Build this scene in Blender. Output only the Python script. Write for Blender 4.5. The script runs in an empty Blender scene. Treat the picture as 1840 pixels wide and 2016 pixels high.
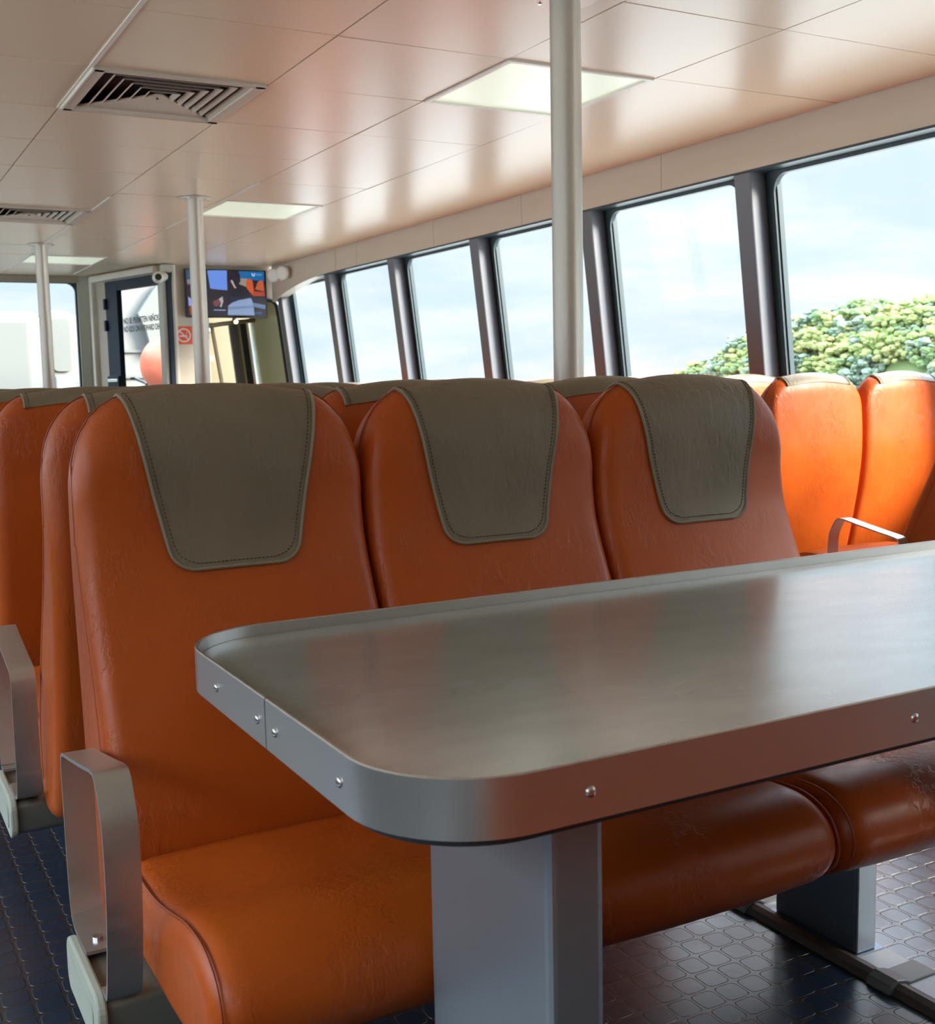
import bpy, bmesh, math, random
from math import pi, sin, cos, sqrt, radians
from mathutils import Vector, Matrix
random.seed(7)
scene = bpy.context.scene
C = bpy.context.scene.collection

# ------------------------------------------------------------------ camera
cam_d = bpy.data.cameras.new('camera'); cam = bpy.data.objects.new('camera', cam_d); C.objects.link(cam)
cam_d.sensor_fit = 'HORIZONTAL'; cam_d.sensor_width = 36.0; cam_d.lens = 2262.0/1840.0*36.0
cam_d.clip_start = 0.02; cam_d.clip_end = 2000
R3 = Matrix(((0.87625682, -0.48142071, -0.02020095), (0.07224146, 0.08980867, 0.99333558), (-0.4763981, -0.87187642, 0.11347399)))
M4 = R3.transposed().to_4x4(); M4.translation = Vector((0, 0, 1.2)); cam.matrix_world = M4
cam_d.dof.use_dof = True; cam_d.dof.focus_distance = 2.35; cam_d.dof.aperture_fstop = 13.0
scene.camera = cam
scene.view_settings.view_transform = 'Standard'; scene.view_settings.look = 'None'
scene.view_settings.gamma = 1.0; scene.view_settings.use_curve_mapping = False
scene.view_settings.exposure = 1.08
scene.cycles.max_bounces = 10; scene.cycles.diffuse_bounces = 6; scene.cycles.glossy_bounces = 4
scene.cycles.transparent_max_bounces = 16; scene.cycles.caustics_reflective = False
scene.cycles.sample_clamp_indirect = 6.0

# ------------------------------------------------------------------ sky and sun
SKY_LOW, SKY_HIGH = .54, 5.0
w = bpy.data.worlds.new('sky'); scene.world = w; w.use_nodes = True
nt = w.node_tree; nt.nodes.clear()
N = lambda t, **k: nt.nodes.new(t)
out = N('ShaderNodeOutputWorld'); bg = N('ShaderNodeBackground')
tc = N('ShaderNodeTexCoord'); sep = N('ShaderNodeSeparateXYZ'); nt.links.new(tc.outputs['Generated'], sep.inputs[0])
mp = N('ShaderNodeMapping'); mp.inputs['Scale'].default_value = (2.2, 2.2, 9.0); nt.links.new(tc.outputs['Generated'], mp.inputs[0])
no = N('ShaderNodeTexNoise'); no.inputs['Scale'].default_value = 2.6; no.inputs['Detail'].default_value = 7; no.inputs['Roughness'].default_value = .55
nt.links.new(mp.outputs[0], no.inputs['Vector'])
cr = N('ShaderNodeValToRGB'); cr.color_ramp.elements[0].position = .40; cr.color_ramp.elements[1].position = .64
cr.color_ramp.elements[0].color = (.68, .83, .96, 1); cr.color_ramp.elements[1].color = (.91, .95, .99, 1)
nt.links.new(no.outputs['Fac'], cr.inputs[0])
rs = N('ShaderNodeMapRange'); rs.inputs['From Min'].default_value = .22; rs.inputs['From Max'].default_value = .55
rs.inputs['To Min'].default_value = SKY_LOW; rs.inputs['To Max'].default_value = SKY_HIGH
nt.links.new(sep.outputs['Z'], rs.inputs['Value'])
hz = N('ShaderNodeMapRange'); hz.inputs['From Min'].default_value = .20; hz.inputs['From Max'].default_value = .50; nt.links.new(sep.outputs['Z'], hz.inputs['Value'])
mxs = N('ShaderNodeMix'); mxs.data_type = 'RGBA'
nt.links.new(hz.outputs[0], mxs.inputs[0]); nt.links.new(cr.outputs[0], mxs.inputs[6]); mxs.inputs[7].default_value = (.72, .86, 1.0, 1)
nt.links.new(mxs.outputs[2], bg.inputs['Color']); nt.links.new(rs.outputs[0], bg.inputs['Strength']); nt.links.new(bg.outputs[0], out.inputs[0])
sun_d = bpy.data.lights.new('sun', 'SUN'); sun = bpy.data.objects.new('sun', sun_d); C.objects.link(sun)
sun_d.energy = 7.5; sun_d.angle = radians(24.0); sun_d.color = (1.0, .90, .74)
sun.rotation_euler = Vector((.55, -.75, .50)).to_track_quat('Z', 'Y').to_euler()
# portals that guide sky sampling through the two window sides
def portal(name, loc, sx, sy, rot):
    d = bpy.data.lights.new(name, 'AREA'); d.shape = 'RECTANGLE'; d.size = sx; d.size_y = sy
    o = bpy.data.objects.new(name, d); C.objects.link(o); o.location = loc; o.rotation_euler = rot; d.cycles.is_portal = True
portal('window_portal', (4.75, 5.0, 1.55), 1.7, 17.0, (0, pi/2, 0))
portal('window_portal', (-2.45, 5.0, 1.55), 1.7, 17.0, (0, -pi/2, 0))

# ------------------------------------------------------------------ materials
def srgb(r, g, b):
    f = lambda c: (c/255/12.92) if c/255 <= .04045 else ((c/255+.055)/1.055)**2.4
    return (f(r), f(g), f(b), 1)
class Mat:
    def __init__(s, name, color, rough=.5, metal=0., spec=.5, coat=0., coatr=.1, emit=None, es=0.):
        s.m = bpy.data.materials.new(name); s.m.use_nodes = True; s.nt = s.m.node_tree
        s.b = s.nt.nodes['Principled BSDF']
        s.b.inputs['Base Color'].default_value = color; s.b.inputs['Roughness'].default_value = rough
        s.b.inputs['Metallic'].default_value = metal; s.b.inputs['Specular IOR Level'].default_value = spec
        s.b.inputs['Coat Weight'].default_value = coat; s.b.inputs['Coat Roughness'].default_value = coatr
        if emit: s.b.inputs['Emission Color'].default_value = emit; s.b.inputs['Emission Strength'].default_value = es
    def n(s, t): return s.nt.nodes.new(t)
    def l(s, a, b): s.nt.links.new(a, b)
    def coord(s, scale=(1, 1, 1), kind='Object'):
        t = s.n('ShaderNodeTexCoord'); m = s.n('ShaderNodeMapping'); m.inputs['Scale'].default_value = scale
        s.l(t.outputs[kind], m.inputs[0]); return m.outputs[0]
    def noise(s, vec, scale, detail=4, rough=.5):
        n = s.n('ShaderNodeTexNoise'); n.inputs['Scale'].default_value = scale; n.inputs['Detail'].default_value = detail
        n.inputs['Roughness'].default_value = rough; s.l(vec, n.inputs['Vector']); return n.outputs['Fac']
    def bump(s, h, strength, dist=.001, prev=None):
        b = s.n('ShaderNodeBump'); b.inputs['Strength'].default_value = strength; b.inputs['Distance'].default_value = dist
        s.l(h, b.inputs['Height'])
        if prev: s.l(prev, b.inputs['Normal'])
        s.l(b.outputs[0], s.b.inputs['Normal']); return b.outputs[0]
    def vary(s, fac, c1, c2, lo=.35, hi=.65):
        r = s.n('ShaderNodeValToRGB'); r.color_ramp.elements[0].position = lo; r.color_ramp.elements[1].position = hi
        r.color_ramp.elements[0].color = c1; r.color_ramp.elements[1].color = c2
        s.l(fac, r.inputs[0]); s.l(r.outputs[0], s.b.inputs['Base Color'])
    def vrough(s, fac, a, b):
        r = s.n('ShaderNodeMapRange'); r.inputs['To Min'].default_value = a; r.inputs['To Max'].default_value = b
        r.inputs['From Min'].default_value = .3; r.inputs['From Max'].default_value = .7
        s.l(fac, r.inputs['Value']); s.l(r.outputs[0], s.b.inputs['Roughness'])

def leather(name, c1, c2):
    m = Mat(name, c1, rough=.38, spec=.38)
    v = m.coord()
    m.vary(m.noise(v, 5, 3), c1, c2)
    vo = m.n('ShaderNodeTexVoronoi'); vo.inputs['Scale'].default_value = 420; m.l(v, vo.inputs['Vector'])
    b1 = m.bump(vo.outputs['Distance'], .18, .0008)
    v2 = m.coord((16, 16, 6)); w2 = m.noise(v2, 3.0, 6, .62)
    cr = m.n('ShaderNodeMapRange'); cr.inputs['From Min'].default_value = .44; cr.inputs['From Max'].default_value = .52
    m.l(w2, cr.inputs['Value'])
    mask = m.noise(m.coord((3, 3, 3)), 1.6, 2)
    mm = m.n('ShaderNodeMapRange'); mm.inputs['From Min'].default_value = .45; mm.inputs['From Max'].default_value = .65; m.l(mask, mm.inputs['Value'])
    mu = m.n('ShaderNodeMath'); mu.operation = 'MULTIPLY'; m.l(cr.outputs[0], mu.inputs[0]); m.l(mm.outputs[0], mu.inputs[1])
    m.bump(mu.outputs[0], .55, .0017, b1)
    m.vrough(w2, .32, .44)
    return m.m
M_OR = leather('orange_leather', (.51, .096, .010, 1), (.45, .078, .008, 1))
M_TAN = leather('taupe_leather', (.24, .20, .138, 1), (.20, .165, .115, 1))
M_PIPE = Mat('dark_orange_piping', (.36, .062, .012, 1), .4).m
M_TPIPE = Mat('taupe_piping', (.27, .24, .17, 1), .45).m
M_STITCH = Mat('dark_stitching', (.045, .045, .035, 1), .7).m
def brushed(name, col, rough, sc=(2, 60, 2), metal=.9):
    m = Mat(name, col, rough, metal=metal)
    f = m.noise(m.coord(sc), 12, 5); m.vrough(f, rough-.05, rough+.09); return m.m
M_ALU = brushed('brushed_aluminium', (.56, .55, .53, 1), .36)
M_ALU2 = brushed('satin_aluminium', (.50, .51, .53, 1), .42)
M_RIM = Mat('aluminium_edging', (.58, .58, .57, 1), .33, metal=.9).m
M_BEAM = Mat('weathered_alloy_beam', (.20, .20, .17, 1), .42, metal=.5).m
M_CAP = Mat('pale_plastic_cap', (.42, .45, .38, 1), .55).m
M_SCREW = Mat('steel_screw', (.65, .65, .66, 1), .22, metal=1).m
M_DARK = Mat('black_rubber', (.018, .022, .026, 1), .55).m
M_LEG = Mat('grey_painted_leg', (.27, .305, .34, 1), .36, metal=.5).m
M_SLEG = Mat('seat_leg_metal', (.20, .24, .30, 1), .36, metal=.75).m
m = Mat('table_laminate', (.225, .235, .19, 1), .2, metal=.6, spec=.8)
f = m.noise(m.coord((3, 6, 3)), 3, 3); m.vary(f, (.47, .50, .49, 1), (.53, .56, .55, 1)); m.b.inputs['Roughness'].default_value = .235
M_LAM = m.m
m = Mat('ceiling_enamel', (.81, .65, .475, 1), .29, spec=.45)
f = m.noise(m.coord((1.2, 1.2, 1)), 1.0, 1); m.bump(f, .10, .02)
M_CEIL = m.m
M_JOINT = Mat('ceiling_joint', (.30, .20, .11, 1), .6).m
M_BATT = Mat('pale_batten', (.82, .78, .70, 1), .35).m
M_TRACK = Mat('pale_track_metal', (.42, .43, .45, 1), .4).m
m = Mat('cream_wall_panel', (.60, .55, .47, 1), .42); m.vary(m.noise(m.coord((.5, .5, 4)), 2, 3), (.58, .53, .45, 1), (.62, .57, .49, 1)); M_WALL = m.m
M_WALLG = Mat('grey_wall_paint', (.47, .48, .42, 1), .45).m
M_WALLT = Mat('tan_wall_paint', (.36, .31, .25, 1), .5).m
M_MULL = Mat('mullion_paint', (.13, .14, .165, 1), .36, metal=.2).m
M_GASK = Mat('window_gasket', (.022, .045, .058, 1), .4).m
M_TEAL = Mat('door_frame_paint', (.012, .022, .04, 1), .5, spec=.2).m
M_POLE = brushed('pole_metal', (.60, .575, .52, 1), .34, (30, 30, 3), metal=.45)
m = Mat('frosted_diffuser', (.62, .68, .56, 1), .35, emit=(.90, 1.0, .80, 1), es=.22); M_DIFF = m.m
M_VENT = Mat('vent_enamel', (.62, .54, .45, 1), .4).m
M_VOID = Mat('duct_interior', (.06, .038, .034, 1), .8).m
M_WHITE = Mat('white_gelcoat', (.80, .83, .83, 1), .3).m
M_DECK = Mat('dimmed_white_paint', (.15, .155, .153, 1), .6).m  # exterior white, base colour darkened so the strong sun does not clip it
M_DECKG = Mat('dimmed_grey_paint', (.112, .120, .117, 1), .6).m  # pale grey panels, base colour darkened against the sun likewise
M_PALEG = Mat('pale_grey_panel', (.62, .66, .65, 1), .4).m
M_CAMW = Mat('white_plastic', (.75, .72, .66, 1), .3).m
M_LENS = Mat('black_lens', (.015, .012, .012, 1), .1).m
M_TEXT = Mat('dark_lettering', (.10, .11, .12, 1), .5).m
M_SIGN = Mat('orange_red_sign', (.80, .10, .035, 1), .4).m
M_SIGNW = Mat('white_sign_print', (.80, .76, .74, 1), .4).m
M_BUOY = Mat('red_orange_vinyl', (.50, .10, .05, 1), .35).m
# glass: clear sheet that mostly transmits and mirrors at grazing angles
def glass(name, tint, refl=.5, trans=1.0):
    m = bpy.data.materials.new(name); m.use_nodes = True; t = m.node_tree; t.nodes.clear()
    o = t.nodes.new('ShaderNodeOutputMaterial'); mx = t.nodes.new('ShaderNodeMixShader'); tr = t.nodes.new('ShaderNodeBsdfTransparent')
    gl = t.nodes.new('ShaderNodeBsdfGlossy'); gl.inputs['Roughness'].default_value = .03; gl.inputs['Color'].default_value = (.9, .95, .95, 1)
    fr = t.nodes.new('ShaderNodeFresnel'); fr.inputs['IOR'].default_value = 1.35
    ml = t.nodes.new('ShaderNodeMath'); ml.operation = 'MULTIPLY'; ml.inputs[1].default_value = refl
    tr.inputs['Color'].default_value = tint
    t.links.new(fr.outputs[0], ml.inputs[0]); t.links.new(ml.outputs[0], mx.inputs[0]); t.links.new(tr.outputs[0], mx.inputs[1]); t.links.new(gl.outputs[0], mx.inputs[2]); t.links.new(mx.outputs[0], o.inputs[0])
    return m
M_GLASS = glass('window_glass', (.985, .995, .995, 1), .035)
M_GLASSD = glass('door_glass', (.97, .985, .98, 1), .04)
# studded rubber floor
m = Mat('studded_rubber_floor', (.03, .035, .042, 1), .27, spec=.8)
P_ = .0585
geo = m.n('ShaderNodeNewGeometry'); sp = m.n('ShaderNodeSeparateXYZ'); m.l(geo.outputs['Position'], sp.inputs[0])
def cell(axis, off):
    a = m.n('ShaderNodeMath'); a.operation = 'ADD'; a.inputs[1].default_value = off + 50*P_; m.l(sp.outputs[axis], a.inputs[0])
    d = m.n('ShaderNodeMath'); d.operation = 'DIVIDE'; d.inputs[1].default_value = P_; m.l(a.outputs[0], d.inputs[0])
    f = m.n('ShaderNodeMath'); f.operation = 'FRACT'; m.l(d.outputs[0], f.inputs[0])
    s = m.n('ShaderNodeMath'); s.operation = 'SUBTRACT'; s.inputs[1].default_value = .5; m.l(f.outputs[0], s.inputs[0])
    b = m.n('ShaderNodeMath'); b.operation = 'ABSOLUTE'; m.l(s.outputs[0], b.inputs[0])
    p = m.n('ShaderNodeMath'); p.operation = 'POWER'; p.inputs[1].default_value = 5; m.l(b.outputs[0], p.inputs[0]); return p.outputs[0]
ad = m.n('ShaderNodeMath'); ad.operation = 'ADD'; m.l(cell('X', -.026), ad.inputs[0]); m.l(cell('Y', -.022), ad.inputs[1])
rt = m.n('ShaderNodeMath'); rt.operation = 'POWER'; rt.inputs[1].default_value = .2; m.l(ad.outputs[0], rt.inputs[0])
stud = m.n('ShaderNodeMapRange'); stud.interpolation_type = 'SMOOTHSTEP'
stud.inputs['From Min'].default_value = .457; stud.inputs['From Max'].default_value = .430; m.l(rt.outputs[0], stud.inputs['Value'])
m.vary(stud.outputs[0], (.032, .030, .030, 1), (.017, .028, .048, 1), .1, .9)
m.bump(stud.outputs[0], .9, .0025)
m.vrough(m.noise(m.coord((1, 1, 1)), 6, 3), .23, .32)
M_FLOOR = m.m

# ------------------------------------------------------------------ mesh helpers
class MB:
    def __init__(s): s.v = []; s.f = []
    def add(s, vs, fs):
        o = len(s.v); s.v += [tuple(v) for v in vs]; s.f += [tuple(i+o for i in f) for f in fs]; return s
    def box(s, x0, x1, y0, y1, z0, z1, lean=0., T=None):
        vs = [(x, y, z) for z in (z0, z1) for y in (y0, y1) for x in (x0, x1)]
        vs = [(x + lean*(z0-z), y, z) for x, y, z in vs] if lean else vs
        if T: vs = [T @ Vector(v) for v in vs]
        return s.add(vs, [(0, 2, 3, 1), (4, 5, 7, 6), (0, 1, 5, 4), (2, 6, 7, 3), (0, 4, 6, 2), (1, 3, 7, 5)])
    def prism(s, poly, y0, y1, T=None):   # poly in (x,z) extruded over y
        n = len(poly); vs = [(x, y0, z) for x, z in poly] + [(x, y1, z) for x, z in poly]
        if T: vs = [T @ Vector(v) for v in vs]
        return s.add(vs, [tuple(range(n)), tuple(range(2*n-1, n-1, -1))] + [(i, i+n, (i+1) % n+n, (i+1) % n) for i in range(n)])
    def prism_z(s, poly, z0, z1):
        n = len(poly); vs = [(x, y, z0) for x, y in poly] + [(x, y, z1) for x, y in poly]
        return s.add(vs, [tuple(range(n-1, -1, -1)), tuple(range(n, 2*n))] + [(i, (i+1) % n, (i+1) % n+n, i+n) for i in range(n)])
    def prism_x(s, poly, x0, x1):         # poly in (y,z)
        n = len(poly); vs = [(x0, y, z) for y, z in poly] + [(x1, y, z) for y, z in poly]
        return s.add(vs, [tuple(range(n-1, -1, -1)), tuple(range(n, 2*n))] + [(i, (i+1) % n, (i+1) % n+n, i+n) for i in range(n)])
    def cyl(s, p0, p1, r, n=24, r1=None, caps=True):
        p0 = Vector(p0); p1 = Vector(p1); d = (p1-p0).normalized(); r1 = r if r1 is None else r1
        a = d.orthogonal().normalized(); b = d.cross(a)
        vs = [p0+(a*cos(2*pi*i/n)+b*sin(2*pi*i/n))*r for i in range(n)]+[p1+(a*cos(2*pi*i/n)+b*sin(2*pi*i/n))*r1 for i in range(n)]
        fs = [(i, (i+1) % n, (i+1) % n+n, i+n) for i in range(n)]
        if caps: fs += [tuple(range(n-1, -1, -1)), tuple(range(n, 2*n))]
        return s.add(vs, fs)
    def tube(s, path, r, n=8, closed=False):
        P = [Vector(p) for p in path]; k = len(P); rings = []; prev = None
        for i, p in enumerate(P):
            if closed: t = (P[(i+1) % k]-P[i-1]).normalized()
            else: t = (P[min(i+1, k-1)]-P[max(i-1, 0)]).normalized()
            if prev is None: a = t.orthogonal().normalized()
            else: a = (prev-t*prev.dot(t)).normalized()
            prev = a; b = t.cross(a)
            rings.append([p+(a*cos(2*pi*j/n)+b*sin(2*pi*j/n))*r for j in range(n)])
        vs = [v for R in rings for v in R]; fs = []
        for i in range(k if closed else k-1):
            for j in range(n):
                a_, b_ = i*n+j, i*n+(j+1) % n; c_, d_ = ((i+1) % k)*n+(j+1) % n, ((i+1) % k)*n+j
                fs.append((a_, b_, c_, d_))
        if not closed: fs += [tuple(range(n-1, -1, -1)), tuple(range((k-1)*n, k*n))]
        return s.add(vs, fs)
    def sphere(s, c, r, nu=20, nv=12, sc=(1, 1, 1), half=False):
        c = Vector(c); vs = []; fs = []
        for j in range(nv+1):
            th = (pi/2 if half else pi)*j/nv
            for i in range(nu):
                ph = 2*pi*i/nu; vs.append((c.x+r*sc[0]*sin(th)*cos(ph), c.y+r*sc[1]*sin(th)*sin(ph), c.z+r*sc[2]*cos(th)))
        for j in range(nv):
            for i in range(nu): fs.append((j*nu+i, (j+1)*nu+i, (j+1)*nu+(i+1) % nu, j*nu+(i+1) % nu))
        return s.add(vs, fs)
    def build(s, name, mat, parent=None, smooth=False, bevel=0., seg=2, ang=35):
        me = bpy.data.meshes.new(name); me.from_pydata(s.v, [], s.f); me.validate()
        bm = bmesh.new(); bm.from_mesh(me); bmesh.ops.remove_doubles(bm, verts=bm.verts, dist=1e-6)
        bmesh.ops.recalc_face_normals(bm, faces=bm.faces); bm.to_mesh(me); bm.free()
        me.materials.append(mat); o = bpy.data.objects.new(name, me); C.objects.link(o)
        if smooth:
            me.polygons.foreach_set('use_smooth', [True]*len(me.polygons)); me.set_sharp_from_angle(angle=radians(ang))
        if bevel:
            b = o.modifiers.new('bevel', 'BEVEL'); b.width = bevel; b.segments = seg; b.limit_method = 'ANGLE'; b.angle_limit = radians(40); b.harden_normals = False
        if parent: o.parent = parent
        return o
def tag(o, label, cat, group=None):
    o['label'] = label; o['category'] = cat
    if group: o['group'] = group
    return o
def thing(name, label, cat, loc=(0, 0, 0), rz=0, group=None):
    o = bpy.data.objects.new(name, None); C.objects.link(o); o.location = loc; o.rotation_euler = (0, 0, rz); o.empty_display_size = .1
    return tag(o, label, cat, group)
def struct(o): o['kind'] = 'structure'; return o
def copy_tree(o, parent=None):
    c = o.copy(); C.objects.link(c); c.parent = parent
    for ch in o.children: copy_tree(ch, c)
    return c
def catmull(pts, per=6, closed=True):
    n = len(pts); out = []
    rng = range(n) if closed else range(n-1)
    for i in rng:
        g = (lambda k: Vector(pts[k % n])) if closed else (lambda k: Vector(pts[max(0, min(n-1, k))]))
        p0, p1, p2, p3 = g(i-1), g(i), g(i+1), g(i+2)
        for j in range(per):
            t = j/per
            out.append(.5*((2*p1)+(-p0+p2)*t+(2*p0-5*p1+4*p2-p3)*t*t+(-p0+3*p1-3*p2+p3)*t**3))
    if not closed: out.append(Vector(pts[-1]))
    return out
def rrect(x0, x1, y0, y1, r, n=8):
    P = []
    for cx, cy, a in ((x1-r, y1-r, 0), (x0+r, y1-r, 90), (x0+r, y0+r, 180), (x1-r, y0+r, 270)):
        for i in range(n+1):
            t = radians(a+90*i/n); P.append((cx+r*cos(t), cy+r*sin(t)))
    return P

# ------------------------------------------------------------------ the room
ZC = 2.478; XW = 4.303; LEAN = .113; YF = 13.9; XL_ = -2.0; YB = -1.9
struct(MB().box(XL_-.3, 4.75, YB, 14.2, -.08, 0).build('floor', M_FLOOR))
# ceiling: enamelled metal panels with narrow joints
cb = MB(); px, py = .7375, .768; gap = .003
nx0 = -5; x_edges = [.998+px*i for i in range(nx0, 5)]; x_edges[0] = XL_; x_edges[-1] = XW-.002
x_edges = [x for x in x_edges if XL_ <= x <= XW]; 
if x_edges[0] > XL_: x_edges = [XL_]+x_edges
y_edges = [4.104+py*i for i in range(-10, 13)]; y_edges = [YB]+[y for y in y_edges if YB < y < YF]+[YF+.1]
holes = {'v': [(.998, 4.872), (.998, 8.712)], 'l': [(2.473, 4.104), (2.473, 7.944), (1.7355, 11.784)]}
def is_hole(x, y): return any(abs(x-a) < .02 and abs(y-b) < .02 for k in holes.values() for a, b in k)
for i in range(len(x_edges)-1):
    for j in range(len(y_edges)-1):
        x0, x1, y0, y1 = x_edges[i]+gap, x_edges[i+1]-gap, y_edges[j]+gap, y_edges[j+1]-gap
        if is_hole(x_edges[i], y_edges[j]): continue
        d = [random.uniform(0, .0035) for _ in range(4)]
        vs = [(x0, y0, ZC+d[0]), (x1, y0, ZC+d[1]), (x1, y1, ZC+d[2]), (x0, y1, ZC+d[3]), (x0, y0, ZC+.012), (x1, y0, ZC+.012), (x1, y1, ZC+.012), (x0, y1, ZC+.012)]
        cb.add(vs, [(0, 1, 2, 3), (4, 7, 6, 5), (0, 4, 5, 1), (1, 5, 6, 2), (2, 6, 7, 3), (3, 7, 4, 0)])
ceil = struct(cb.build('ceiling', M_CEIL))
jb = MB().box(XL_-.1, XW+.15, YB, YF+.2, ZC+.09, ZC+.14)
for x in x_edges[1:-1]: jb.box(x-.012, x+.012, YB, YF, ZC+.006, ZC+.02)
for y in y_edges[1:-1]: jb.box(XL_, XW, y-.012, y+.012, ZC+.006, ZC+.02)
jb.build('joint_backing', M_JOINT, ceil)
bt = MB()
for x, y0, y1 in ((.998, 2.4, 5.64), (.998, 1.0, 1.9), (1.7355, 8.1, 13.2), (2.473, 7.2, 9.5), (2.473, 10.2, 11.4), (2.473, 12.6, 13.6), (3.2105, 4.3, 4.80), (3.2105, 8.0, 8.66)):
    bt.box(x-.009, x+.009, y0, y1, ZC-.004, ZC+.004)
bt.build('batten', M_BATT, ceil)

# right hull wall: header band, leaning mullions, sill wall
ZH = 2.272; ZS = .86
Y1 = 12.22
hb = MB().box(XW, XW+.16, YB, Y1, ZH, ZC+.02)
band_poly = []
wr = struct(hb.build('wall_right', M_WALL))
XS = XW+LEAN*(ZH-ZS)
MB().box(XS-.02, XS+.2, YB, YF+.1, 0, ZS).build('sill_wall', M_WALLG, wr)
MB().box(XW+.001, XW+.16, YB, Y1, ZH-.012, ZH).build('header_soffit', M_GASK, wr)
for k, y in enumerate((5.45, 7.0, 8.35, 9.9)):
    MB().box(XW-.001, XW+.002, y-.002, y+.002, ZH, ZC).build('band_joint', M_WALLT, wr)
# drooping end of the header band at the forward corner
dv = [(y, ZH) for y in (10.4,)] + [(10.4+1.82*t/8, ZH-.17*(t/8)**2.2) for t in range(1, 9)] + [(Y1, ZC), (10.4, ZC)]
MB().prism_x(dv, XW-.006, XW+.10).build('band_end', M_WALL, wr)
mull_y = [4.78-1.48*k for k in range(4, 0, -1)] + [4.78, 6.24, 7.72, 9.20, 10.67, 12.08]
def leanbox(b, x0, x1, y0, y1, z0, z1):   # z1 at top, lower = further out
    vs = []
    for z in (z0, z1):
        o = LEAN*(ZH-z)
        for y in (y0, y1):
            for x in (x0, x1): vs.append((x+o, y, z))
    return b.add(vs, [(0, 2, 3, 1), (4, 5, 7, 6), (0, 1, 5, 4), (2, 6, 7, 3), (0, 4, 6, 2), (1, 3, 7, 5)])
for y in mull_y:
    mb = MB(); leanbox(mb, XW+.004, XW+.115, y-.062, y+.062, ZS, ZH)
    mo = mb.build('mullion', M_MULL, wr, bevel=.008)
    MB_ = MB(); leanbox(MB_, XW+.118, XW+.150, y-.14, y+.14, ZS, ZH); MB_.build('mullion_flange', M_GASK, wr)
ys = [YB]+mull_y
def window_x(name, ya, yb, xg, z0, z1, rc=.09, gw=.026):
    inner = rrect(ya+gw, yb-gw, z0+gw, z1-gw, rc); outer = rrect(ya, yb, z0, z1, .012)
    b = MB(); n = len(inner)
    def P(y, z, dx): return (xg+dx+LEAN*(ZH-z), y, z)
    vs = [P(y, z, 0) for y, z in inner]+[P(y, z, 0) for y, z in outer]+[P(y, z, .03) for y, z in inner]+[P(y, z, .03) for y, z in outer]
    fs = []
    for i in range(n):
        j = (i+1) % n
        fs += [(i, j, j+n, i+n), (i+2*n, i+3*n, j+3*n, j+2*n), (i, i+2*n, j+2*n, j), (i+n, j+n, j+3*n, i+3*n)]
    b.add(vs, fs); o = struct(b.build(name, M_GASK))
    g = MB(); vs = [P(y, z, d) for d in (.012, .018) for y, z in ((ya+.01, z0+.01), (yb-.01, z0+.01), (yb-.01, z1-.01), (ya+.01, z1-.01))]
    g.add(vs, [(0, 1, 2, 3), (7, 6, 5, 4), (0, 4, 5, 1), (1, 5, 6, 2), (2, 6, 7, 3), (3, 7, 4, 0)]); g.build('window_glass', M_GLASS, o)
    return o
for i in range(1, len(mull_y)):
    ya, yb = mull_y[i-1]+.105, mull_y[i]-.105
    if i == len(mull_y)-1:
        window_x('window_%d' % i, ya, yb+.04, XW+.10, ZS, ZH-.02, .09)
    else: window_x('window_%d' % i, ya, yb, XW+.10, ZS, ZH-.004)

# left hull wall (outside the frame, it lights the aisle): same window band
wl = MB().box(XL_-.16, XL_, YB, YF+.1, ZH, ZC+.02).box(XL_-.2, XL_, YB, YF+.1, 0, ZS)
for y in mull_y: wl.box(XL_-.13, XL_-.02, y-.06, y+.06, ZS, ZH)
struct(wl.build('wall_left', M_WALLG))
struct(MB().box(XL_-.2, 4.75, YB-.1, YB, 0, ZC+.1).build('wall_back_unseen', M_WALL))  # unseen aft wall, set close behind the camera to darken the foreground

# forward bulkhead: wide window, angled door wall, short wall with screen
wf = MB().box(XL_, -.4, YF, YF+.12, 0, ZC).box(-.4, 2.56, YF, YF+.12, 0, .9).box(-.4, 2.56, YF, YF+.12, 2.42, ZC+.02).box(2.545, 2.70, YF-.02, YF+.12, 0, ZC)
wfo = struct(wf.build('wall_front', M_WALLG))
MB().box(-.4, 2.56, YF-.03, YF, 2.405, ZC).build('window_header', M_WALLT, wfo)
MB().box(2.665, 2.80, YF-.16, YF-.02, 0, ZC-.005).build('corner_post', M_WALL, wfo, bevel=.02)
def window_y(name, x0, x1, z0, z1, rc=.10, gw=.022):
    inner = rrect(x0+gw, x1-gw, z0+gw, z1-gw, rc); outer = rrect(x0, x1, z0, z1, .01); n = len(inner)
    vs = [(x, YF+d, z) for d in (.01, .05) for P in (inner, outer) for x, z in P]; fs = []
    for i in range(n):
        j = (i+1) % n; fs += [(i, j, j+n, i+n), (i+2*n, i+3*n, j+3*n, j+2*n), (i, i+2*n, j+2*n, j), (i+n, j+n, j+3*n, i+3*n)]
    b = MB(); b.add(vs, fs); o = struct(b.build(name, M_GASK))
    MB().box(x0+.01, x1-.01, YF+.026, YF+.034, z0+.01, z1-.01).build('window_glass', M_GLASSD, o); return o
window_y('window_20', .62, 2.545, .9, 2.42); window_y('window_21', -.4, .60, .9, 2.42)

# angled wall with the door: from A (inner corner) to B (aft corner)
A = Vector((2.68, 13.9, 0)); B = Vector((3.10, 12.3, 0)); dAB = (B-A); LAB = dAB.length; tAB = dAB.normalized(); nAB = Vector((tAB.y, -tAB.x, 0))
if nAB.x > 0: nAB = -nAB
TD = Matrix.Translation(A) @ Matrix((( tAB.x, -nAB.x, 0, 0), (tAB.y, -nAB.y, 0, 0), (0, 0, 1, 0), (0, 0, 0, 1)))
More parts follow.
